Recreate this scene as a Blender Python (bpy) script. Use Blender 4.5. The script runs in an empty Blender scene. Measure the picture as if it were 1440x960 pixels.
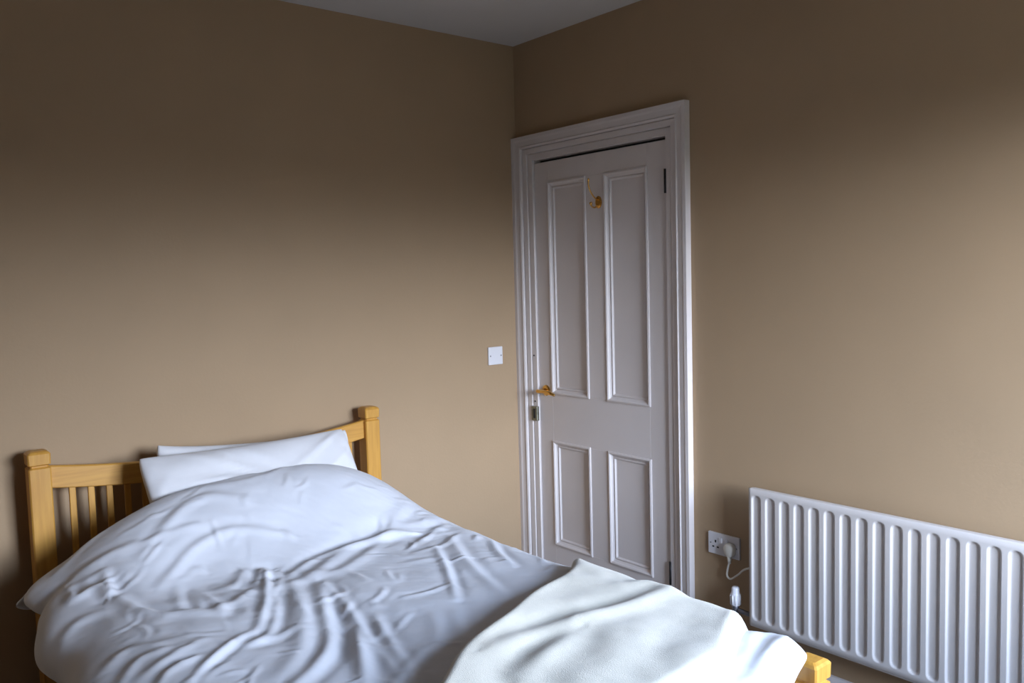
import bpy, bmesh, math, random
import numpy as np
from mathutils import Vector, Matrix, noise

# ------------------------------------------------------------------ camera
# world: room corner (door wall / bed-head wall) at the origin, Z up, metres.
# bed-head wall is Y = 0 (room on -Y), door wall is X = 0 (room on -X)
scene = bpy.context.scene
COL = scene.collection
CAM = np.array([-2.6643, -3.1905, 1.52796]); FPX = 1186.25
_y, _p, _r = np.radians([50.7308, -4.2714, -1.5668])
_F = np.array([np.cos(_y)*np.cos(_p), np.sin(_y)*np.cos(_p), np.sin(_p)])
_R0 = np.array([np.sin(_y), -np.cos(_y), 0.0]); _U0 = np.cross(_R0, _F)
_R = _R0*np.cos(_r)+_U0*np.sin(_r); _U = -_R0*np.sin(_r)+_U0*np.cos(_r)
cam_data = bpy.data.cameras.new('camera')
cam_data.sensor_fit = 'HORIZONTAL'; cam_data.sensor_width = 36.0
cam_data.lens = 36.0*FPX/1440.0; cam_data.clip_start = 0.02; cam_data.clip_end = 200
cam = bpy.data.objects.new('camera', cam_data); COL.objects.link(cam)
cam.matrix_world = Matrix(((_R[0], _U[0], -_F[0], CAM[0]), (_R[1], _U[1], -_F[1], CAM[1]),
                           (_R[2], _U[2], -_F[2], CAM[2]), (0, 0, 0, 1)))
scene.camera = cam

def pixel_ray(px, py):
    return _F + _R*(px-720)/FPX + _U*(480-py)/FPX
def pixel_on_z(px, py, z):
    d = pixel_ray(px, py); t = (z-CAM[2])/d[2]
    return CAM + t*d

# ------------------------------------------------------------------ light
# overcast daylight through the one window in the wall opposite the bed head
SKY = 24.0
world = bpy.data.worlds.new('overcast_sky'); scene.world = world
world.use_nodes = True
nt = world.node_tree; nt.nodes.clear()
wo = nt.nodes.new('ShaderNodeOutputWorld'); bg = nt.nodes.new('ShaderNodeBackground')
tc = nt.nodes.new('ShaderNodeTexCoord'); sep = nt.nodes.new('ShaderNodeSeparateXYZ')
rmp = nt.nodes.new('ShaderNodeValToRGB')
nt.links.new(tc.outputs['Generated'], sep.inputs[0])
mp = nt.nodes.new('ShaderNodeMapRange'); mp.inputs[1].default_value = -1; mp.inputs[2].default_value = 1
nt.links.new(sep.outputs['Z'], mp.inputs[0]); nt.links.new(mp.outputs[0], rmp.inputs[0])
e = rmp.color_ramp.elements
e[0].position = 0.508; e[0].color = (0.022, 0.025, 0.022, 1)     # ground, houses and trees opposite
e[1].position = 0.562; e[1].color = (1.00, 1.12, 1.32, 1)        # bright hazy sky above them, bluer and dimmer higher up
e2_ = e.new(0.72); e2_.color = (0.46, 0.60, 0.84, 1)
e3_ = e.new(1.0); e3_.color = (0.34, 0.48, 0.74, 1)
nt.links.new(rmp.outputs[0], bg.inputs[0]); bg.inputs[1].default_value = SKY
nt.links.new(bg.outputs[0], wo.inputs[0])

WIN = (-1.48, -0.14, 0.85, 2.19)      # window opening in wall_front: x0, x1, z0, z1
YF = -3.60                            # inner face of the window wall
pl = bpy.data.lights.new('window_daylight_portal', 'AREA'); pl.shape = 'RECTANGLE'
pl.size = WIN[1]-WIN[0]; pl.size_y = WIN[3]-WIN[2]; pl.cycles.is_portal = True
plo = bpy.data.objects.new('window_daylight_portal', pl); COL.objects.link(plo)
plo.location = ((WIN[0]+WIN[1])/2, YF-0.30, (WIN[2]+WIN[3])/2); plo.rotation_euler = (math.pi/2, 0, 0)

vs = scene.view_settings
vs.view_transform = 'Standard'; vs.look = 'None'; vs.gamma = 1.0; vs.use_curve_mapping = False
vs.exposure = 1.2

# ------------------------------------------------------------------ materials
def material(name, color, rough=0.6, var=0.0, vscale=8.0, bump=0.0, bscale=60.0, metal=0.0,
             stretch=(1, 1, 1), sheen=0.0, color2=None, coat=0.0, detail=4.0, spec=0.5):
    m = bpy.data.materials.new(name); m.use_nodes = True
    t = m.node_tree; b = t.nodes['Principled BSDF']
    b.inputs['Roughness'].default_value = rough; b.inputs['Metallic'].default_value = metal
    b.inputs['Sheen Weight'].default_value = sheen; b.inputs['Coat Weight'].default_value = coat
    b.inputs['Specular IOR Level'].default_value = spec
    b.inputs['Base Color'].default_value = (*color, 1)
    co = t.nodes.new('ShaderNodeTexCoord'); ma = t.nodes.new('ShaderNodeMapping')
    ma.inputs['Scale'].default_value = stretch
    t.links.new(co.outputs['Object'], ma.inputs['Vector'])
    if var > 0 or color2:
        n = t.nodes.new('ShaderNodeTexNoise'); n.inputs['Scale'].default_value = vscale
        n.inputs['Detail'].default_value = detail
        t.links.new(ma.outputs[0], n.inputs['Vector'])
        r = t.nodes.new('ShaderNodeValToRGB')
        c2 = color2 or tuple(c*(1-var) for c in color)
        r.color_ramp.elements[0].position = 0.3; r.color_ramp.elements[0].color = (*c2, 1)
        r.color_ramp.elements[1].position = 0.7; r.color_ramp.elements[1].color = (*color, 1)
        t.links.new(n.outputs['Fac'], r.inputs[0]); t.links.new(r.outputs[0], b.inputs['Base Color'])
    if bump > 0:
        n2 = t.nodes.new('ShaderNodeTexNoise'); n2.inputs['Scale'].default_value = bscale
        n2.inputs['Detail'].default_value = 3
        t.links.new(ma.outputs[0], n2.inputs['Vector'])
        bp = t.nodes.new('ShaderNodeBump'); bp.inputs['Strength'].default_value = bump
        bp.inputs['Distance'].default_value = 0.004
        t.links.new(n2.outputs['Fac'], bp.inputs['Height']); t.links.new(bp.outputs[0], b.inputs['Normal'])
    return m

M = {}
M['wall'] = material('tan_wall_paint', (0.395, 0.275, 0.165), 0.75, 0.05, 3, 0.10, 90)
M['ceiling'] = material('ceiling_paint', (0.62, 0.60, 0.58), 0.85, 0.03, 3, 0.12, 70)
M['carpet'] = material('grey_brown_carpet', (0.22, 0.195, 0.175), 0.95, 0.25, 120, 0.5, 300)
M['gloss'] = material('white_gloss_paint', (0.68, 0.63, 0.62), 0.5, 0.03, 6, 0.015, 40)
M['wood'] = material('honey_pine', (0.62, 0.325, 0.060), 0.42, 0, 9, 0.03, 60, color2=(0.50, 0.240, 0.040), stretch=(9, 9, 0.7), coat=0.15)
M['wood_h'] = material('honey_pine_lengthwise', (0.62, 0.325, 0.060), 0.42, 0, 9, 0.03, 60, color2=(0.50, 0.240, 0.040), stretch=(0.7, 9, 9), coat=0.15)
M['wood_y'] = material('honey_pine_side', (0.62, 0.325, 0.060), 0.42, 0, 9, 0.03, 60, color2=(0.50, 0.240, 0.040), stretch=(9, 0.7, 9), coat=0.15)
M['cotton'] = material('white_cotton', (0.69, 0.71, 0.775), 0.85, 0.02, 30, 0.10, 900, sheen=0.1, spec=0.2)
M['pillowcase'] = material('white_pillow_cotton', (0.70, 0.70, 0.73), 0.85, 0.02, 30, 0.10, 900, sheen=0.1, spec=0.2)
M['ticking'] = material('mattress_cloth', (0.70, 0.69, 0.66), 0.9, 0.04, 40, 0.1, 200)
M['fleece'] = material('cream_fleece', (0.60, 0.58, 0.51), 0.95, 0.05, 60, 0.35, 420, sheen=0.3, spec=0.1)
M['enamel'] = material('radiator_enamel', (0.575, 0.535, 0.515), 0.45, 0.02, 6)
M['plastic'] = material('white_plastic', (0.72, 0.71, 0.74), 0.35, 0.02, 10)
M['cream_plastic'] = material('cream_plastic', (0.74, 0.72, 0.66), 0.4, 0.02, 10)
M['brass'] = material('polished_brass', (0.78, 0.46, 0.13), 0.22, 0.1, 20, metal=1.0)
M['iron'] = material('dark_hinge_iron', (0.035, 0.032, 0.035), 0.5, 0.3, 40, metal=0.6)
M['steel'] = material('worn_steel', (0.30, 0.30, 0.24), 0.4, 0.5, 60, metal=0.9)
M['copper'] = material('painted_pipe', (0.34, 0.25, 0.20), 0.5, 0.2, 30)
M['dark'] = material('dark_gap', (0.02, 0.02, 0.022), 0.9, 0.2, 20)
M['screw'] = material('zinc_screw', (0.25, 0.25, 0.28), 0.4, 0.2, 50, metal=0.8)
gm = bpy.data.materials.new('window_glass'); gm.use_nodes = True
t = gm.node_tree; t.nodes.clear()
o_ = t.nodes.new('ShaderNodeOutputMaterial'); mx = t.nodes.new('ShaderNodeMixShader')
tr = t.nodes.new('ShaderNodeBsdfTransparent'); gl = t.nodes.new('ShaderNodeBsdfGlossy')
gl.inputs['Roughness'].default_value = 0.02; mx.inputs[0].default_value = 0.06
t.links.new(tr.outputs[0], mx.inputs[1]); t.links.new(gl.outputs[0], mx.inputs[2]); t.links.new(mx.outputs[0], o_.inputs[0])
M['glass'] = gm

# ------------------------------------------------------------------ helpers
def link(name, me, mat, parent=None, smooth=False):
    ob = bpy.data.objects.new(name, me); COL.objects.link(ob)
    if mat is not None and len(me.materials) == 0: me.materials.append(M[mat])
    if smooth:
        for p in me.polygons: p.use_smooth = True
    if parent is not None: ob.parent = parent
    return ob
def from_bm(name, bm, mat, parent=None, smooth=False):
    bmesh.ops.recalc_face_normals(bm, faces=bm.faces[:])
    me = bpy.data.meshes.new(name); bm.to_mesh(me); bm.free()
    return link(name, me, mat, parent, smooth)
def add_box(bm, x0, x1, y0, y1, z0, z1):
    vs_ = [bm.verts.new(c) for c in ((x0, y0, z0), (x1, y0, z0), (x1, y1, z0), (x0, y1, z0),
                                     (x0, y0, z1), (x1, y0, z1), (x1, y1, z1), (x0, y1, z1))]
    for f in ((0, 3, 2, 1), (4, 5, 6, 7), (0, 1, 5, 4), (1, 2, 6, 5), (2, 3, 7, 6), (3, 0, 4, 7)):
        bm.faces.new([vs_[i] for i in f])
    return vs_
def box(name, x0, x1, y0, y1, z0, z1, mat, parent=None, bevel=0.0, seg=2):
    bm = bmesh.new(); add_box(bm, x0, x1, y0, y1, z0, z1)
    if bevel > 0:
        bmesh.ops.bevel(bm, geom=bm.edges[:], offset=bevel, segments=seg, affect='EDGES', profile=0.5)
    return from_bm(name, bm, mat, parent)
def tag(o, label, cat, group=None, kind=None):
    o['label'] = label; o['category'] = cat
    if group: o['group'] = group
    if kind: o['kind'] = kind
    return o
def empty(name, loc=(0, 0, 0)):
    o = bpy.data.objects.new(name, None); COL.objects.link(o)
    o.location = loc; o.empty_display_size = 0.1
    return o
def put(o, parent):
    """parent while the child's coordinates stay world ones"""
    o.parent = parent
    o.matrix_parent_inverse = Matrix.Translation(-Vector(parent.location))
    return o
def loft(name, rings, mat, parent=None, smooth=False, caps=True, closed=True):
    bm = bmesh.new(); R = [[bm.verts.new(c) for c in r] for r in rings]
    n = len(R[0])
    for a, b in zip(R[:-1], R[1:]):
        for i in range(n if closed else n-1):
            j = (i+1) % n
            bm.faces.new((a[i], a[j], b[j], b[i]))
    if caps:
        bm.faces.new(R[0]); bm.faces.new(R[-1])
    return from_bm(name, bm, mat, parent, smooth)
def tube(name, pts, rad, mat, parent=None, n=12, smooth=True):
    pts = [Vector(p) for p in pts]; rads = rad if isinstance(rad, (list, tuple)) else [rad]*len(pts)
    rings = []; up = None
    for i, p in enumerate(pts):
        d = (pts[min(i+1, len(pts)-1)]-pts[max(i-1, 0)]).normalized()
        if up is None:
            up = Vector((0, 0, 1)) if abs(d.z) < 0.9 else Vector((1, 0, 0))
        s = d.cross(up).normalized(); up = s.cross(d).normalized()
        rings.append([p+(s*math.cos(a)+up*math.sin(a))*rads[i] for a in [2*math.pi*k/n for k in range(n)]])
    return loft(name, rings, mat, parent, smooth)
def smooth_path(pts, per=8):
    P = [Vector(p) for p in pts]; P = [P[0]*2-P[1]]+P+[P[-1]*2-P[-2]]; out = []
    for i in range(1, len(P)-2):
        for k in range(per):
            u = k/per; a, b, c, d = P[i-1:i+3]
            out.append(0.5*((2*b)+(c-a)*u+(2*a-5*b+4*c-d)*u*u+(3*b-a-3*c+d)*u**3))
    out.append(P[-2]); return out
def disc_x(name, x0, x1, y, z, prof, mat, parent=None, n=24):
    """turned shape about an axis along -X; prof: list of (x, radius)"""
    return loft(name, [[(x, y+r*math.cos(2*math.pi*k/n), z+r*math.sin(2*math.pi*k/n)) for k in range(n)] for x, r in prof], mat, parent, False)

# ------------------------------------------------------------------ setting
XL, H = -3.95, 2.640
def structure(o, label, cat): return tag(o, label, cat, kind='structure')
structure(box('floor', XL-0.2, 0.2, YF-0.4, 0.2, -0.12, 0, 'carpet'), 'grey brown carpeted floor under the bed and radiator', 'floor')
structure(box('ceiling', XL-0.2, 0.2, YF-0.4, 0.2, H, H+0.12, 'ceiling'), 'plain white ceiling meeting the tan walls', 'ceiling')
structure(box('wall_back', XL-0.2, 0.2, 0, 0.2, 0, H, 'wall'), 'tan painted wall behind the bed headboard', 'wall')
structure(box('wall_left', XL-0.2, XL, YF, 0, 0, H, 'wall'), 'tan painted wall facing the door', 'wall')
DL, DR, DT = -0.1294, -0.9447, 2.0836     # door opening edges
bm = bmesh.new()
add_box(bm, 0, 0.2, YF, DR, 0, H); add_box(bm, 0, 0.2, DL, 0, 0, H); add_box(bm, 0, 0.2, DR, DL, DT, H)
structure(from_bm('wall_right', bm, 'wall'), 'tan painted wall holding the panelled door and radiator', 'wall')
bm = bmesh.new()
add_box(bm, XL-0.2, WIN[0], YF-0.4, YF, 0, H); add_box(bm, WIN[1], 0.2, YF-0.4, YF, 0, H)
add_box(bm, WIN[0], WIN[1], YF-0.4, YF, 0, WIN[2]); add_box(bm, WIN[0], WIN[1], YF-0.4, YF, WIN[3], H)
structure(from_bm('wall_front', bm, 'wall'), 'tan painted wall with the window, facing the bed head', 'wall')
# window (behind the camera, gives the daylight)
w = structure(empty('window_1', ((WIN[0]+WIN[1])/2, YF-0.34, WIN[2])), 'white framed sash window opposite the bed head', 'window')
fw = 0.05; yA, yB = YF-0.37, YF-0.32
for n_, a in (('window_frame', (WIN[0], WIN[0]+fw, yA, yB, WIN[2], WIN[3])), ('window_frame', (WIN[1]-fw, WIN[1], yA, yB, WIN[2], WIN[3])),
              ('window_frame', (WIN[0]+fw, WIN[1]-fw, yA, yB, WIN[3]-fw, WIN[3])), ('window_frame', (WIN[0]+fw, WIN[1]-fw, yA, yB, WIN[2], WIN[2]+fw)),
              ('mullion', (-0.835, -0.785, yA, yB, WIN[2]+fw, WIN[3]-fw))):
    put(box(n_, *a, 'gloss', None, 0.004), w)
for a, b in ((WIN[0]+fw, -0.835), (-0.785, WIN[1]-fw)):
    put(box('pane', a, b, YF-0.348, YF-0.342, WIN[2]+fw, WIN[3]-fw, 'glass'), w)
put(box('window_sill', WIN[0]-0.05, WIN[1]+0.05, YF-0.32, YF+0.04, WIN[2]-0.03, WIN[2], 'gloss', None, 0.006), w)

# skirting boards
def skirting(name, along, a, b, face, label):
    prof = [(0, 0), (0.018, 0), (0.018, 0.075), (0.013, 0.092), (0.008, 0.105), (0, 0.107)]
    if along == 'x': rings = [[(s, face-d, z) for d, z in prof] for s in (a, b)]
    else: rings = [[(face-d, s, z) for d, z in prof] for s in (a, b)]
    return structure(loft(name, rings, 'gloss'), label, 'skirting board')
skirting('baseboard_back', 'x', XL, 0, 0.0, 'white skirting board along the wall behind the headboard')
skirting('baseboard_right', 'y', YF, -1.0600, 0.0, 'white skirting board running under the radiator')

# ---- architrave
PROF = [(0.000, -0.012), (0.000, 0.010), (0.026, 0.011), (0.028, 0.005), (0.031, 0.016), (0.054, 0.018), (0.057, 0.012),
        (0.060, 0.025), (0.066, 0.029), (0.071, 0.025), (0.076, 0.026), (0.092, 0.028), (0.100, 0.031), (0.115, 0.031), (0.115, -0.002)]
arch = structure(empty('trim_1', (0, (DL+DR)/2, 0)), 'white stepped moulded architrave around the panelled door', 'door frame')
def leg_ring(ysign, y_in, z):
    return [(-t_, y_in+ysign*w_, z(w_)) for w_, t_ in PROF]
kL = 0.1290/0.115
put(loft('architrave_leg', [leg_ring(kL, DL, lambda w_: 0.0), leg_ring(kL, DL, lambda w_: DT+w_)], 'gloss'), arch)
put(loft('architrave_leg', [leg_ring(-1, DR, lambda w_: 0.0), leg_ring(-1, DR, lambda w_: DT+w_)], 'gloss'), arch)
put(loft('architrave_head', [[(-t_, DL+kL*w_, DT+w_) for w_, t_ in PROF], [(-t_, DR-w_, DT+w_) for w_, t_ in PROF]], 'gloss'), arch)
for n_, a in (('jamb', (0.0, 0.12, DL-0.002, DL+0.012, 0, DT)), ('jamb', (0.0, 0.12, DR-0.012, DR+0.002, 0, DT)),
              ('jamb', (0.0, 0.12, DR, DL, DT-0.002, DT+0.012))):
    put(box(n_, *a, 'gloss'), arch)
put(box('door_stop_shade', 0.042, 0.06, DR, DL, DT-0.035, DT, 'dark'), arch)  # stop coloured near-black to paint the shade in the gap above the leaf
# worn metal lock keep on the inner edge of the architrave and two old screw holes
keep = put(box('lock_keep', -0.024, -0.008, -0.136, -0.094, 0.838, 0.908, 'steel', None, 0.003), arch)
keep['label'] = 'worn metal lock keep'
k2 = box('keep_slot', -0.0255, -0.0235, -0.124, -0.111, 0.850, 0.897, 'dark'); k2.parent = keep
for z in (1.154, 0.931):
    bm = bmesh.new(); bmesh.ops.create_uvsphere(bm, u_segments=10, v_segments=6, radius=0.0042)
    bmesh.ops.transform(bm, matrix=Matrix.Translation((-0.0105, -0.111, z)), verts=bm.verts[:])
    put(from_bm('screw_hole', bm, 'dark'), arch)

# ---- door
door = structure(empty('door_1', (0.005, (DL+DR)/2, 0.006)), 'white four panel wooden door with brass lever handle and hook', 'door')
XD = 0.002                                   # face of the door leaf
dl, dr, db, dt = DL-0.003, DR+0.004, 0.008, DT-0.017
P1, P2, P3, P4 = -0.2259, -0.4708, -0.5904, -0.8346
T1, B1, T2, B2 = 1.969, 0.9787, 0.7478, 0.246
def dbox(name, y0, y1, z0, z1): return put(box(name, XD, XD+0.038, y0, y1, z0, z1, 'gloss', None, 0.0012, 1), door)
dbox('stile', P1, dl, db, dt); dbox('stile', dr, P4, db, dt)
dbox('top_rail', P4, P1, T1, dt); dbox('lock_rail', P4, P1, T2, B1); dbox('bottom_rail', P4, P1, db, B2)
dbox('muntin', P3, P2, B1, T1); dbox('muntin', P3, P2, B2, T2)
MP = [(-0.004, 0.0), (-0.004, -0.005), (0.003, -0.007), (0.008, -0.004), (0.011, 0.002), (0.019, 0.009), (0.022, 0.006),
      (0.026, 0.006), (0.031, 0.012), (0.034, 0.015)]
for (ya, yb) in ((P2, P1), (P4, P3)):
    for (za, zb) in ((B1, T1), (B2, T2)):
        pn = put(box('panel', XD+0.013, XD+0.026, ya-0.004, yb+0.004, za-0.004, zb+0.004, 'gloss'), door)
        rings = []
        for cy, cz, sy, sz in ((ya, za, 1, 1), (yb, za, -1, 1), (yb, zb, -1, -1), (ya, zb, 1, -1)):
            rings.append([(XD+h_, cy+sy*i_, cz+sz*i_) for i_, h_ in MP])
        rings.append(rings[0])
        mo = loft('moulding', rings, 'gloss', None, caps=False, closed=False)
        mo.parent = pn
for z0 in (1.856, 0.245):
    hg = put(box('hinge', -0.010, 0.004, DR-0.001, DR+0.009, z0, z0+0.09, 'iron', None, 0.002), door)
    kn = tube('hinge_knuckle', [(-0.009, DR+0.003, z0-0.003), (-0.009, DR+0.003, z0+0.093)], 0.006, 'iron'); kn.parent = hg
# brass lever handle
hz, hy = 0.989, -0.181
rose = put(disc_x('door_handle', 0, 0, hy, hz, [(XD, 0.0), (XD, 0.026), (XD-0.005, 0.026), (XD-0.008, 0.022), (XD-0.010, 0.012), (XD-0.010, 0.0)], 'brass'), door)
rose['label'] = 'polished brass lever handle'
nk = tube('handle_neck', [(XD-0.008, hy, hz), (XD-0.045, hy, hz)], [0.011, 0.009], 'brass'); nk.parent = rose
lv = tube('lever', smooth_path([(-0.046, hy+0.012, hz), (-0.052, hy-0.004, hz+0.001), (-0.052, hy-0.045, hz+0.002), (-0.048, hy-0.085, hz-0.004), (-0.040, hy-0.105, hz-0.012)], 5),
          [0.008]+[0.0095]*6+[0.0085]*9+[0.007]*4+[0.004], 'brass'); lv.parent = rose
# brass double coat hook
hk = put(disc_x('coat_hook', 0, 0, -0.556, 1.850, [(XD, 0.0), (XD, 0.019), (XD-0.004, 0.019), (XD-0.007, 0.013), (XD-0.008, 0.0)], 'brass'), door)
hk['label'] = 'brass coat hook'
for v in hk.data.vertices: v.co.z = 1.850+(v.co.z-1.850)*1.4
a1 = tube('hook_arm', smooth_path([(-0.004, -0.556, 1.860), (-0.028, -0.556, 1.872), (-0.050, -0.556, 1.897), (-0.060, -0.556, 1.925), (-0.058, -0.556, 1.950)], 5),
          [0.0033]*15+[0.0034, 0.0036, 0.0040, 0.0045, 0.005, 0.004], 'brass', n=10); a1.parent = hk
a2 = tube('hook_arm', smooth_path([(-0.004, -0.556, 1.838), (-0.025, -0.556, 1.826), (-0.043, -0.556, 1.832), (-0.048, -0.556, 1.850)], 5),
          [0.0034]*12+[0.0055, 0.007, 0.007, 0.004], 'brass', n=10); a2.parent = hk

# ------------------------------------------------------------------ wall fittings
sw = tag(empty('blanking_plate', (-0.167, 0, 1.16)), 'square white blank electrical plate with two screws on tan wall', 'wall plate')
put(box('plate', -0.2095, -0.1238, -0.010, 0.0005, 1.1165, 1.2025, 'plastic', None, 0.003), sw)
for x in (-0.199, -0.1345):
    s_ = loft('screw', [[(x+0.0035*math.cos(a*math.pi/6), y_, 1.1595+0.0035*math.sin(a*math.pi/6)) for a in range(12)] for y_ in (-0.009, -0.0108)], 'screw'); put(s_, sw)
SY0, SZ0 = -1.137, 0.427
so = tag(empty('wall_socket', (0, SY0-0.073, SZ0+0.043)), 'white double wall socket beside the radiator', 'socket')
put(box('face_plate', -0.011, 0.0005, SY0-0.146, SY0, SZ0, SZ0+0.086, 'plastic', None, 0.003), so)
for k, cy in enumerate((SY0-0.036, SY0-0.110)):
    for (yy, zz, a, b) in ((0, 0.052, 0.003, 0.005), (0.011, 0.030, 0.0045, 0.0028), (-0.011, 0.030, 0.0045, 0.0028)):
        put(box('pin_hole', -0.0118, -0.010, cy+yy-a, cy+yy+a, SZ0+zz-b, SZ0+zz+b, 'dark'), so)
for cy in (SY0-0.060, SY0-0.086):
    put(box('rocker_switch', -0.0155, -0.009, cy-0.007, cy+0.007, SZ0+0.050, SZ0+0.070, 'plastic', None, 0.002), so)
for cy in (SY0-0.013, SY0-0.133):
    put(loft('screw', [[(x_, cy+0.003*math.cos(a*math.pi/6), SZ0+0.043+0.003*math.sin(a*math.pi/6)) for a in range(12)] for x_ in (-0.0105, -0.0118)], 'screw'), so)
# plug and flex
PY, PZ = -1.247, 0.462
pg = tag(empty('mains_plug', (-0.012, PY, PZ)), 'cream three pin plug with white flex in the wall socket', 'plug')
sec = []
for x_, s_ in ((-0.0112, 0.96), (-0.020, 1.0), (-0.032, 0.92), (-0.037, 0.75)):
    o2 = [(-0.021, -0.016), (-0.012, -0.026), (0.012, -0.026), (0.021, -0.016), (0.025, 0.008), (0.020, 0.022), (0.008, 0.027), (-0.008, 0.027), (-0.020, 0.022), (-0.025, 0.008)]
    sec.append([(x_, PY+a*s_*0.95, PZ+b*s_) for a, b in o2])
put(loft('plug_body', sec, 'cream_plastic', None, True), pg)
put(tube('cord_grip', [(-0.024, PY, PZ-0.020), (-0.024, PY, PZ-0.040), (-0.024, PY-0.001, PZ-0.052)], [0.010, 0.007, 0.005], 'cream_plastic'), pg)
put(tube('flex', smooth_path([(-0.024, PY, PZ-0.045), (-0.026, PY+0.007, PZ-0.075), (-0.028, PY+0.008, PZ-0.100), (-0.030, PY-0.010, PZ-0.108), (-0.032, PY-0.045, PZ-0.082),
          (-0.032, PY-0.082, PZ-0.050), (-0.028, PY-0.16, PZ-0.03), (-0.026, PY-0.26, PZ-0.06)], 6), 0.0038, 'cream_plastic', n=8), pg)

# ------------------------------------------------------------------ radiator
RL, RP, NR, RT, RB, RX = -1.3787, 0.05735, 26, 0.742, 0.229, -0.090
RE = RL-0.0351*2-RP*(NR-1)
rad = tag(empty('radiator', (RX+0.02, (RL+RE)/2, RB)), 'long white panel radiator with upright rounded flutes on tan wall', 'radiator')
zt, zb = 0.700, 0.272                       # ends of the flutes
HW, DEP = 0.0195, 0.0078
ys = [RL, RL-0.004]
for k in range(NR):
    c = RL-0.0351-k*RP
    ys += [c-HW*q for q in (-1.12, -1.0, -0.9, -0.78, -0.62, -0.42, -0.2, 0, 0.2, 0.42, 0.62, 0.78, 0.9, 1.0, 1.12)]
ys += [RE+0.004, RE]
zs = [RB, RB+0.004] + [zb+HW*q for q in (-1.1, -1, -0.9, -0.75, -0.55, -0.3, 0)] + list(np.linspace(zb+HW, zt-HW, 9)[1:-1]) + [zt-HW*q for q in (0, -0.3, -0.55, -0.75, -0.9, -1, -1.1)]
zs = [z if z < zt-HW*0.5 else z for z in zs] + [RT-0.004, RT]
zs = sorted(set(round(z, 5) for z in zs))
def flute(y, z):
    k = round((RL-0.0351-y)/RP); k = min(max(k, 0), NR-1)
    dy = (y-(RL-0.0351-k*RP)); dz = max(0, z-(zt), (zb)-z)
    d = math.hypot(dy, dz)/HW
    if d >= 1: return 0
    s = min(1, (1-d)/0.27); return DEP*(s*s*(3-2*s))
verts, faces = [], []
for z in zs:
    for y in ys:
        edge = 0.006 if (y in (ys[0], ys[-1]) or z in (zs[0], zs[-1])) else 0
        verts.append((RX+flute(y, z)+edge, y, z))
ny = len(ys)
for i in range(len(zs)-1):
    for j in range(ny-1):
        faces.append((i*ny+j, i*ny+j+1, (i+1)*ny+j+1, (i+1)*ny+j))
me = bpy.data.meshes.new('front_panel'); me.from_pydata(verts, [], faces); me.update()
fp = put(link('front_panel', me, 'enamel', None, True), rad)
for n_, a, mt in (('rear_panel', (RX+0.028, RX+0.034, RE+0.004, RL-0.004, RB+0.003, RT-0.003), 'enamel'),
                  ('end_seam', (RX+0.004, RX+0.030, RL-0.010, RL-0.001, RB+0.002, RT-0.002), 'enamel'), ('end_seam', (RX+0.004, RX+0.030, RE+0.001, RE+0.010, RB+0.002, RT-0.002), 'enamel'),
                  ('top_seam', (RX+0.004, RX+0.030, RE+0.01, RL-0.01, RT-0.008, RT-0.001), 'enamel'), ('bottom_seam', (RX+0.006, RX+0.030, RE+0.002, RL-0.002, RB-0.005, RB+0.008), 'enamel'),
                  ('bracket', (RX+0.030, -0.0003, RL-0.22, RL-0.19, RB+0.02, RT-0.06), 'enamel'), ('bracket', (RX+0.030, -0.0003, RE+0.19, RE+0.22, RB+0.02, RT-0.06), 'enamel')):
    put(box(n_, *a, mt, None, 0.0015, 1), rad)
vy, vx = -1.306, RX+0.022
put(tube('valve_tail', [(vx, RL+0.002, 0.258), (vx, vy, 0.258)], 0.009, 'screw'), rad)
put(tube('valve_body', [(vx, vy, 0.225), (vx, vy, 0.240), (vx, vy, 0.270), (vx, vy, 0.278)], [0.010, 0.013, 0.013, 0.012], 'screw'), rad)
vh = put(tube('valve_head', [(vx, vy, 0.276), (vx, vy, 0.280), (vx, vy, 0.318), (vx, vy, 0.322), (vx, vy, 0.326), (vx, vy, 0.342), (vx, vy, 0.347)],
         [0.016, 0.0195, 0.019, 0.0175, 0.0155, 0.0145, 0.011], 'plastic', n=20), rad)
for k in range(10):
    a = 2*math.pi*k/10
    rb = tube('grip_rib', [(vx+0.019*math.cos(a), vy+0.019*math.sin(a), 0.282), (vx+0.019*math.cos(a), vy+0.019*math.sin(a), 0.317)], 0.0024, 'plastic', n=6); rb.parent = vh
put(tube('pipe', [(vx, vy, 0.228), (vx, vy, -0.002)], 0.0075, 'copper'), rad)

# ------------------------------------------------------------------ bed frame
BX0, BX1 = -2.181, -0.882            # outer faces of the posts
PW = 0.066
bed = tag(empty('bed_frame', ((BX0+BX1)/2, -1.1, 0)), 'honey pine bed frame with slatted headboard and capped posts', 'bed')
def post(name, x, y, top):
    h = PW/2; prof = [(0, h), (top-0.058, h), (top-0.053, h-0.007), (top-0.049, h-0.007), (top-0.044, h), (top-0.010, h+0.001), (top-0.004, h-0.004), (top, h-0.012)]
    rings = []
    for z, s in prof:
        c = 0.004
        rings.append([(x+s, y-s+c, z), (x+s, y+s-c, z), (x+s-c, y+s, z), (x-s+c, y+s, z), (x-s, y+s-c, z), (x-s, y-s+c, z), (x-s+c, y-s, z), (x+s-c, y-s, z)])
    return put(loft(name, rings, 'wood'), bed)
HY, FY = -0.0875, -2.132
px0, px1 = BX0+PW/2, BX1-PW/2
post('head_post', px0, HY, 1.010); post('head_post', px1, HY, 1.010)
post('foot_post', px0, FY, 0.618); post('foot_post', px1, FY, 0.618)
ix0, ix1 = BX0+PW-0.004, BX1-PW+0.004; mid = (ix0+ix1)/2; hw = (ix1-ix0)/2
def rail_top(x): return 0.911+0.045*((x-mid)/hw)**2
rings = []
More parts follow.
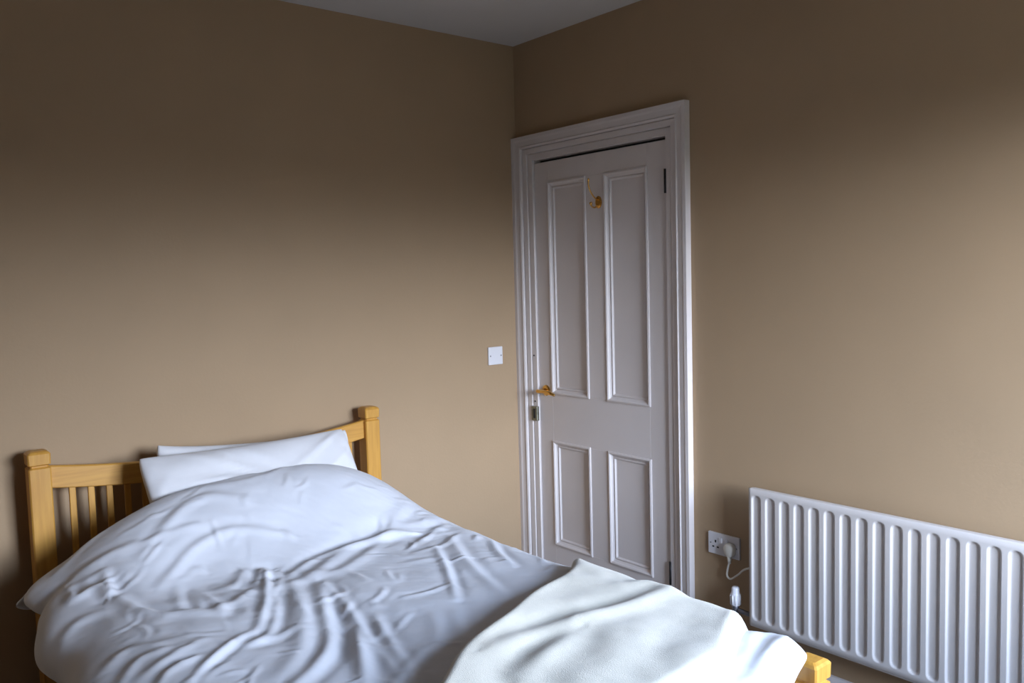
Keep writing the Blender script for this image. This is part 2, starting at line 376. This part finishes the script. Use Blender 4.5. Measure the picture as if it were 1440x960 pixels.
for k in range(33):
    x = ix0+(ix1-ix0)*k/32; zt_ = rail_top(x); zb_ = zt_-0.075
    rings.append([(x, HY-0.0125, zb_+0.003), (x, HY-0.0125, zt_-0.004), (x, HY-0.0085, zt_), (x, HY+0.0085, zt_), (x, HY+0.0125, zt_-0.004), (x, HY+0.0125, zb_+0.003), (x, HY+0.0095, zb_), (x, HY-0.0095, zb_)])
put(loft('top_rail', rings, 'wood_h'), bed)
put(box('lower_rail', ix0, ix1, HY-0.0125, HY+0.0125, 0.30, 0.42, 'wood_h', None, 0.003), bed)
for k in range(19):
    x = mid+(k-9)*0.0578
    put(box('headboard_slat', x-0.0100, x+0.0100, HY-0.006, HY+0.006, 0.41, rail_top(x)-0.07, 'wood', None, 0.0015, 1), bed)
put(box('foot_rail', ix0, ix1, FY-0.0125, FY+0.0125, 0.500, 0.555, 'wood_h', None, 0.004), bed)
put(box('foot_rail', ix0, ix1, FY-0.0125, FY+0.0125, 0.26, 0.34, 'wood_h', None, 0.004), bed)
for k in range(19):
    x = mid+(k-9)*0.0578
    put(box('footboard_slat', x-0.0100, x+0.0100, FY-0.006, FY+0.006, 0.335, 0.505, 'wood', None, 0.0015, 1), bed)
for x in (px0, px1):
    put(box('side_rail', x-0.0125, x+0.0125, FY+PW/2-0.003, HY-PW/2+0.003, 0.28, 0.40, 'wood_y', None, 0.003), bed)
for k in range(14):
    y = -2.03+k*0.145
    put(box('base_slat', px0+0.010, px1-0.010, y-0.035, y+0.035, 0.355, 0.375, 'wood_h'), bed)
MT = 0.585
mb = bmesh.new(); add_box(mb, BX0+PW+0.004-0.02, BX1-PW-0.004+0.02, FY+PW/2+0.002, HY-PW/2-0.004, 0.375, MT)
bmesh.ops.bevel(mb, geom=mb.edges[:], offset=0.035, segments=4, affect='EDGES', profile=0.5)
tag(from_bm('mattress', mb, 'ticking', None, True), 'off white mattress on the pine bed under the duvet', 'mattress')

# ------------------------------------------------------------------ bedding
Z0 = 0.672
def sstep(a, b, x):
    t_ = np.clip((x-a)/(b-a), 0, 1); return t_*t_*(3-2*t_)
def env(x, y):
    """height of the smoothed duvet top: flat, rising over the pillows at the head"""
    hx = 0.190*np.exp(-(np.abs(x+1.50)/np.where(x < -1.5, 0.60, 0.48))**4)
    h = hx*sstep(-0.86, -0.39, y)
    h = h+0.018*np.exp(-(((x+1.45)/0.42)**2))*sstep(-2.1, -1.2, y)
    return Z0+h
def px_to_bed(p):
    z = Z0
    for _ in range(8):
        q = pixel_on_z(p[0], p[1], z); z = float(env(q[0], q[1]))
    return q[:2]
def vnoise(X, Y, s, seed):
    out = np.empty(X.size); xf, yf = X.ravel(), Y.ravel()
    for i in range(xf.size):
        out[i] = noise.noise((xf[i]*s+seed*7.3, yf[i]*s-seed*3.1, seed*1.7))
    return out.reshape(X.shape)
def ridge(X, Y, poly, sig, amp, valley=0.45):
    """fold along a polyline: a crest with a shallower trough beside it"""
    P = np.array([(v.x, v.y) for v in smooth_path([(p[0], p[1], 0) for p in poly], 4)]); L = np.r_[0, np.cumsum(np.linalg.norm(np.diff(P, axis=0), axis=1))]
    best = np.full(X.shape, 1e9); sgn = np.zeros(X.shape); along = np.zeros(X.shape)
    for i in range(len(P)-1):
        a, b = P[i], P[i+1]; d = b-a; l2 = d@d
        u = np.clip(((X-a[0])*d[0]+(Y-a[1])*d[1])/l2, 0, 1)
        dx, dy = X-a[0]-u*d[0], Y-a[1]-u*d[1]; dist = np.hypot(dx, dy); m = dist < best
        best = np.where(m, dist, best); sgn = np.where(m, np.sign(d[0]*dy-d[1]*dx), sgn); along = np.where(m, L[i]+u*(L[i+1]-L[i]), along)
    tt = along/L[-1]; taper = np.sin(np.pi*np.clip(0.06+0.88*tt, 0, 1))**0.6
    s = best*sgn
    return amp*taper*(np.exp(-(s/sig)**2)-valley*np.exp(-((s-1.7*sig)/(1.1*sig))**2)-0.2*valley*np.exp(-((s+1.8*sig)/(1.2*sig))**2))
z4 = lambda pts: [(200+a/3.4286, 680+b/3.4286) for a, b in pts]
z5 = lambda pts: [(440+a/3.4286, 680+b/3.4286) for a, b in pts]
z1 = lambda pts: [(a/2.2857, 540+b/2.2857) for a, b in pts]
z6 = lambda pts: [(700+a/3.1304, 780+b/3.1304) for a, b in pts]
FOLDS = [  # (pixels along the crest, width, height, trough)
    (z4([(545, 335), (590, 420), (600, 560), (560, 700)]), 0.016, 0.020, 0.7),
    (z4([(500, 350), (490, 440), (440, 500), (330, 520)]), 0.022, 0.010, 0.5),
    (z4([(590, 340), (645, 430), (650, 560), (620, 700), (560, 760)]), 0.015, 0.014, 0.6),
    (z4([(700, 470), (770, 590), (775, 760), (700, 900)]), 0.030, 0.016, 0.6),
    (z4([(850, 490), (880, 620), (900, 760), (830, 890), (740, 970)]), 0.022, 0.021, 0.9),
    (z4([(870, 470), (1000, 610), (1100, 740), (1220, 900)]), 0.015, 0.011, 0.6),
    (z4([(1015, 700), (1055, 800), (1080, 960)]), 0.022, 0.015, 0.7),
    (z4([(1150, 670), (1210, 780), (1290, 900)]), 0.015, 0.009, 0.6),
    (z4([(1350, 790), (1270, 900), (1200, 990)]), 0.018, 0.009, 0.6),
    (z4([(520, 720), (470, 750), (340, 850), (230, 950)]), 0.014, 0.013, 0.7),
    (z4([(730, 690), (610, 745), (490, 775)]), 0.018, 0.009, 0.5),
    (z4([(0, 390), (180, 370), (400, 320), (560, 325)]), 0.020, 0.008, 0.6),
    (z4([(560, 180), (800, 240), (1000, 250), (1200, 205), (1440, 160)]), 0.032, 0.015, 0.6),
    (z4([(560, 330), (650, 295), (850, 285), (1200, 250), (1440, 215)]), 0.020, 0.012, 0.8),
    (z4([(370, 120), (700, 125), (950, 175), (1150, 130), (1300, 80)]), 0.025, 0.010, 0.5),
    (z4([(0, 190), (150, 95), (300, 35), (500, 10)]), 0.022, 0.011, 0.6),
    (z4([(70, 215), (230, 115), (420, 60), (700, 40)]), 0.018, 0.010, 0.6),
    (z4([(150, 190), (170, 280), (260, 260), (230, 200)]), 0.018, 0.008, 0.5),
    (z4([(350, 240), (370, 300)]), 0.018, 0.012, 0.6),
    (z4([(250, 190), (330, 230), (400, 240)]), 0.016, 0.007, 0.5),
    (z4([(0, 680), (200, 640), (420, 690)]), 0.030, 0.006, 0.4),
    (z4([(0, 800), (150, 760), (320, 800)]), 0.024, 0.006, 0.4),
    (z4([(0, 900), (180, 820), (300, 760)]), 0.018, 0.008, 0.5),
    (z4([(60, 960), (130, 900), (260, 850)]), 0.016, 0.008, 0.5),
    (z1([(240, 660), (330, 590), (480, 560), (700, 520)]), 0.020, 0.013, 0.8),
    (z1([(215, 640), (240, 670), (300, 640)]), 0.016, 0.014, 0.8),
    (z1([(330, 545), (345, 580), (320, 600)]), 0.016, 0.014, 0.7),
    (z1([(180, 590), (290, 500), (430, 400), (560, 340)]), 0.022, 0.010, 0.6),
    (z1([(240, 600), (360, 500), (470, 430)]), 0.020, 0.009, 0.5),
    (z1([(160, 800), (240, 740), (330, 720)]), 0.022, 0.009, 0.5),
    (z1([(340, 880), (420, 840), (560, 850)]), 0.020, 0.009, 0.5),
    (z1([(380, 930), (460, 870), (600, 860)]), 0.018, 0.009, 0.5),
    (z1([(620, 340), (860, 290), (1080, 280)]), 0.020, 0.006, 0.5),
    (z5([(590, 310), (645, 410), (690, 560)]), 0.014, 0.012, 0.9),
    (z5([(660, 250), (720, 350), (800, 430), (920, 540)]), 0.020, 0.012, 0.7),
    (z5([(860, 250), (890, 320), (960, 390)]), 0.016, 0.013, 0.9),
    (z5([(480, 300), (540, 260), (640, 195)]), 0.018, 0.011, 0.7),
    (z5([(500, 330), (620, 300), (700, 240)]), 0.016, 0.008, 0.6),
    (z5([(440, 550), (560, 525), (640, 490)]), 0.012, 0.008, 0.6),
    (z5([(300, 630), (330, 700), (310, 720)]), 0.016, 0.010, 0.6),
    (z5([(580, 620), (600, 720), (560, 800)]), 0.024, 0.008, 0.5),
    (z5([(680, 600), (700, 700), (720, 760)]), 0.022, 0.007, 0.5),
    (z5([(1000, 310), (1090, 340), (1110, 380)]), 0.014, 0.010, 0.7),
    (z5([(440, 380), (600, 360)]), 0.020, 0.006, 0.5),
    (z5([(200, 690), (230, 800), (250, 960)]), 0.022, 0.010, 0.6),
    (z6([(1130, 330), (1100, 420), (1040, 520)]), 0.022, 0.012, 0.5),
    (z6([(1270, 365), (1190, 440), (1110, 560)]), 0.026, 0.028, 1.0),
]
def arc_sample(pts, step):
    P = [Vector((a, b, 0)) for a, b in pts]; P = smooth_path(P, 12)
    P = np.array([(v.x, v.y) for v in P]); L = np.r_[0, np.cumsum(np.linalg.norm(np.diff(P, axis=0), axis=1))]
    n = int(L[-1]/step)+1; s = np.linspace(0, L[-1], n)
    return np.interp(s, L, P[:, 0]), np.interp(s, L, P[:, 1])
STEP = 0.0055
cx, cdz = arc_sample([(-2.252, -0.150), (-2.274, -0.128), (-2.270, -0.088), (-2.235, -0.045), (-2.16, -0.015), (-2.06, 0), (-1.8, 0), (-1.55, 0), (-1.3, 0), (-1.10, 0),
                      (-1.01, -0.008), (-0.935, -0.045), (-0.893, -0.115), (-0.875, -0.19), (-0.868, -0.27)], STEP)
ry, rdz = arc_sample([(-0.355, -0.050), (-0.352, -0.025), (-0.375, -0.004), (-0.43, 0), (-0.8, 0), (-1.2, 0), (-1.6, 0), (-2.0, 0), (-2.10, 0), (-2.165, -0.008), (-2.198, -0.035), (-2.213, -0.085), (-2.215, -0.140)], STEP)
X, Y = np.meshgrid(cx, ry); DX, DY = np.meshgrid(cdz, rdz)
foot = sstep(-1.90, -2.06, Y)
X = np.where(X > -1.10, X-foot*(X+1.10)*0.36, X); X = np.where(X < -1.96, X-foot*(X+1.96)*0.42, X)
DX = DX*(1-0.95*foot)
head = sstep(-0.75, -0.36, Y)
DX = np.where(X < -1.8, DX*(1-0.40*head), DX); X = np.where(X < -2.0, X-head*(X+2.0)*0.13, X)
cw = sstep(-1.30, -1.00, X)*(Y < -1.5); drop = np.clip(-DY/0.14, 0, 1)
X = X-0.27*drop**0.8*cw; Y = Y+0.045*drop*cw; DY = DY*(1-0.45*cw)
DY = np.where(Y > -0.5, DY*(1-0.45*sstep(-2.0, -2.14, X)), DY)
X = np.where(X > -1.10, X-head*(X+1.10)*0.10, X)
Wt = np.exp(-(DX/0.07)**2)*np.exp(-(DY/0.07)**2)
Zs = env(X, Y)+DX+DY
wr = np.zeros_like(X)
for pts, sg, am, va in FOLDS:
    wr += ridge(X, Y, [px_to_bed(p) for p in pts], sg*0.92, am*0.52, va*0.9)
n1 = vnoise(X, Y, 4.5, 1); n2 = vnoise(X+0.05*n1, Y+0.05*n1, 13.0, 2)
n3 = vnoise((X*0.75-Y*0.66)+0.06*n1, (X*0.66+Y*0.75)*2.6+0.04*n2, 14.0, 3)
rnd = random.Random(7)
for k in range(170):                                   # short fine creases in the cotton
    x_, y_ = rnd.uniform(-2.15, -0.95), rnd.uniform(-2.0, -0.42)
    a_ = noise.noise((x_*1.6, y_*1.6, 9.0))*2.6+(0.35 if y_ > -0.8 else -0.9)+rnd.gauss(0, 0.35)
    l_ = rnd.uniform(0.03, 0.11); c_ = rnd.gauss(0, 0.25); P_ = [(x_, y_)]
    for q in range(3):
        P_.append((P_[-1][0]+l_/3*math.cos(a_+c_*q), P_[-1][1]+l_/3*math.sin(a_+c_*q)))
    m_ = (np.abs(X-x_) < 0.2) & (np.abs(Y-y_) < 0.2)
    wr[m_] += ridge(X[m_], Y[m_], P_, rnd.uniform(0.007, 0.012), rnd.uniform(0.0008, 0.0030), 0.6)
wr += 0.010*n1+0.0022*n2+0.0006*(1-np.abs(n3)*2.2)
Zs += wr*(0.25+0.75*Wt)
# hanging left side: a tucked fold near the head and soft waves along the hem
lw = sstep(-2.12, -2.26, X)
wave = 0.010*np.sin(Y*17+1.0)+0.014*vnoise(Y, Y*0, 6, 5)
X = X-lw*(0.012*np.exp(-((Y+0.40)/0.05)**2)-0.022*np.exp(-((Y+0.50)/0.03)**2)+wave)
rw = sstep(-0.97, -0.88, X); X = X+rw*(0.012*np.sin(Y*21)+0.01)
fw_ = sstep(-2.12, -2.20, Y); Y = Y-fw_*0.012*np.sin(X*26)
rows, cols = X.shape
verts = np.stack([X, Y, Zs], -1).reshape(-1, 3).tolist()
faces = [(i*cols+j, (i+1)*cols+j, (i+1)*cols+j+1, i*cols+j+1) for i in range(rows-1) for j in range(cols-1)]
me = bpy.data.meshes.new('duvet'); me.from_pydata(verts, [], faces); me.update()
if me.polygons[len(me.polygons)//2].normal.z < 0: me.flip_normals()
duvet = tag(link('duvet', me, 'cotton', None, True), 'rumpled white cotton duvet spread over the pine bed', 'duvet')
sm = duvet.modifiers.new('thickness', 'SOLIDIFY'); sm.thickness = 0.022; sm.offset = -1
duvet_top = (X, Y, Zs)

# fleece throw: a folded strip laid askew across the foot of the duvet
A = np.array([-1.065, -1.452]); e1 = np.array([-0.886, -0.463]); e2 = np.array([0.463, -0.886])
LA, LB, PAD = 1.30, 0.535, 0.13
na, nb = 190, 78
aa = np.linspace(-PAD, LA, na); bb = np.linspace(0, LB, nb)
Ag, Bg = np.meshgrid(aa, bb)
wob = 0.018*np.sin(Ag*7+0.6)+0.008*np.sin(Ag*17)
Bq = Bg+wob*(1-Bg/LB)+0.012*np.sin(Ag*9+2)*(Bg/LB)
Aq = Ag+0.015*np.sin(Bg*12)*sstep(0.25, -0.13, Ag)
TX, TY = A[0]+Aq*e1[0]+Bq*e2[0], A[1]+Aq*e1[1]+Bq*e2[1]
# follow the duvet: nearest heights from a coarse grid of its top
def drape(x, y):
    base = env(x, y)
    side = np.clip(x+1.05, 0, 1); base = base-0.6*side**1.0*sstep(0.0, 0.10, side)-1.6*np.clip(x+0.95, 0, 1)
    ft = np.clip(-2.10-y, 0, 1); base = base-1.5*ft*sstep(0, 0.08, ft)
    lf = np.clip(-2.14-x, 0, 1); return base-1.4*lf*sstep(0, 0.1, lf)
d_edge = np.minimum.reduce([Bg, LB-Bg, Ag+PAD, LA-Ag])
r_ = 0.034; q_ = np.clip(d_edge/r_, 0, 1)
thick = (0.040+0.008*sstep(-0.1, 0.3, Ag)+0.020*np.exp(-(Bg/0.09)**2)*sstep(0.0, 0.5, Ag))*np.sqrt(np.clip(1-(1-q_)**2, 0, 1))
bw = np.zeros_like(TX)
BF = [(z6([(0, 420), (200, 345), (420, 270), (620, 205), (780, 140)]), 0.028, 0.016, 1.0),
      (z6([(110, 530), (230, 430), (330, 360)]), 0.030, 0.014, 1.0),
      (z6([(420, 530), (560, 400), (700, 330)]), 0.055, 0.007, 0.5),
      (z6([(325, 320), (345, 255), (385, 230)]), 0.010, 0.0015, 1.0),
      (z6([(560, 120), (680, 115), (790, 145)]), 0.030, 0.016, 0.5),
      (z6([(230, 100), (350, 50), (430, 70)]), 0.035, 0.006, 0.4),
      (z6([(1000, 225), (1060, 280), (1040, 400), (960, 500)]), 0.030, 0.002, 0.4),
      (z6([(860, 190), (760, 330), (640, 520)]), 0.060, -0.010, 0.3)]
def px_to_throw(p):
    return pixel_on_z(p[0], p[1], Z0+0.055)[:2]
for pts, sg, am, va in BF:
    bw += ridge(TX, TY, [px_to_throw(p) for p in pts], sg, am*0.62, va)
bn = vnoise(TX, TY, 5, 11); bw += 0.010*bn+0.003*vnoise(TX, TY, 15, 12)
base = drape(TX, TY)
top = base+0.006+thick+bw*np.clip(d_edge/0.05, 0, 1)
bot = base-0.006+0*thick
vt = np.stack([TX, TY, top], -1).reshape(-1, 3); und = 0.030*np.exp(-(Bg/0.05)**2)
vb = np.stack([TX+und*e2[0], TY+und*e2[1], bot], -1).reshape(-1, 3)
n = na*nb; verts = np.vstack([vt, vb]).tolist(); faces = []
for i in range(nb-1):
    for j in range(na-1):
        a = i*na+j; faces.append((a, a+1, a+na+1, a+na)); faces.append((n+a, n+a+na, n+a+na+1, n+a+1))
def side(seq):
    for a, b in zip(seq[:-1], seq[1:]): faces.append((a, b, n+b, n+a))
side([j for j in range(na)][::-1]); side([(nb-1)*na+j for j in range(na)])
side([i*na for i in range(nb)]); side([i*na+na-1 for i in range(nb)][::-1])
bm = bmesh.new(); me = bpy.data.meshes.new('fleece_throw'); me.from_pydata(verts, [], faces)
bm.from_mesh(me); bmesh.ops.recalc_face_normals(bm, faces=bm.faces[:]); bm.to_mesh(me); bm.free()
tag(link('fleece_throw', me, 'fleece', None, True), 'cream fleece throw folded askew over the foot of the white duvet', 'blanket')

# pillows
def pillow(name, label, centre, size, tilt, yaw, roll, thick, seed, corner):
    nu, nv = 64, 46; verts = []; idx = {}
    def pt(u, v, s):
        cu = 1-0.075*(1-u*u)*abs(v)**3; cv = 1-0.03*(1-v*v)*abs(u)**3
        k_ = 1-0.030*(abs(u*v))**8; x = size[0]/2*u*cv*k_; z = size[1]/2*v*cu*k_
        z += corner*abs(u)**6*max(v, 0)**3
        q = max(0, (1-u*u)*(1-v*v)); h = thick/2*q**0.36
        crease = 0.0
        for k in range(9):
            ang = noise.noise((seed+k*3.3, 0.5, 0))*2.4+0.5; off = noise.noise((seed*2+k*5.1, 4.5, 0))*0.9
            dd = (u*1.5*math.sin(ang)-v*math.cos(ang)-off); crease += 0.012*math.exp(-(dd/0.05)**2)*(0.5+noise.noise((u*2+seed, v*2, k)))
        edge = sum(0.006*math.exp(-((u-s_*0.93)/0.05)**2)*math.sin(v*14+seed) for s_ in (-1, 1))
        h += (crease+0.010*noise.noise((u*2.2+seed, v*2.2, 1.0))+edge)*min(1, q*5)
        return Vector((x, -s*h, z))
    us = [math.sin(math.pi/2*(-1+2*i/nu)) for i in range(nu+1)]; vs2 = [math.sin(math.pi/2*(-1+2*i/nv)) for i in range(nv+1)]
    faces = []
    for s in (1, -1):
        for j, v in enumerate(vs2):
            for i, u in enumerate(us):
                if s == -1 and (i in (0, nu) or j in (0, nv)): idx[(s, i, j)] = idx[(1, i, j)]; continue
                idx[(s, i, j)] = len(verts); verts.append(pt(u, v, s))
        for j in range(nv):
            for i in range(nu):
                f = [idx[(s, i, j)], idx[(s, i+1, j)], idx[(s, i+1, j+1)], idx[(s, i, j+1)]]
                faces.append(f if s == 1 else f[::-1])
    me = bpy.data.meshes.new(name); me.from_pydata([tuple(v) for v in verts], [], faces); me.update()
    o = link(name, me, 'pillowcase', None, True); o.location = centre; o.rotation_euler = (tilt, roll, yaw)
    return tag(o, label, 'pillow', 'white pillows against the headboard')
pillow('pillow', 'front white pillow, tucked under the duvet edge', (-1.492, -0.355, 0.772), (0.775, 0.46), math.radians(-36), math.radians(0), math.radians(0), 0.15, 3.0, 0.004)
pillow('pillow', 'rear white pillow, upright against the headboard slats', (-1.430, -0.199, 0.763), (0.755, 0.395), math.radians(-17), math.radians(1), math.radians(3.6), 0.13, 8.0, 0.012)
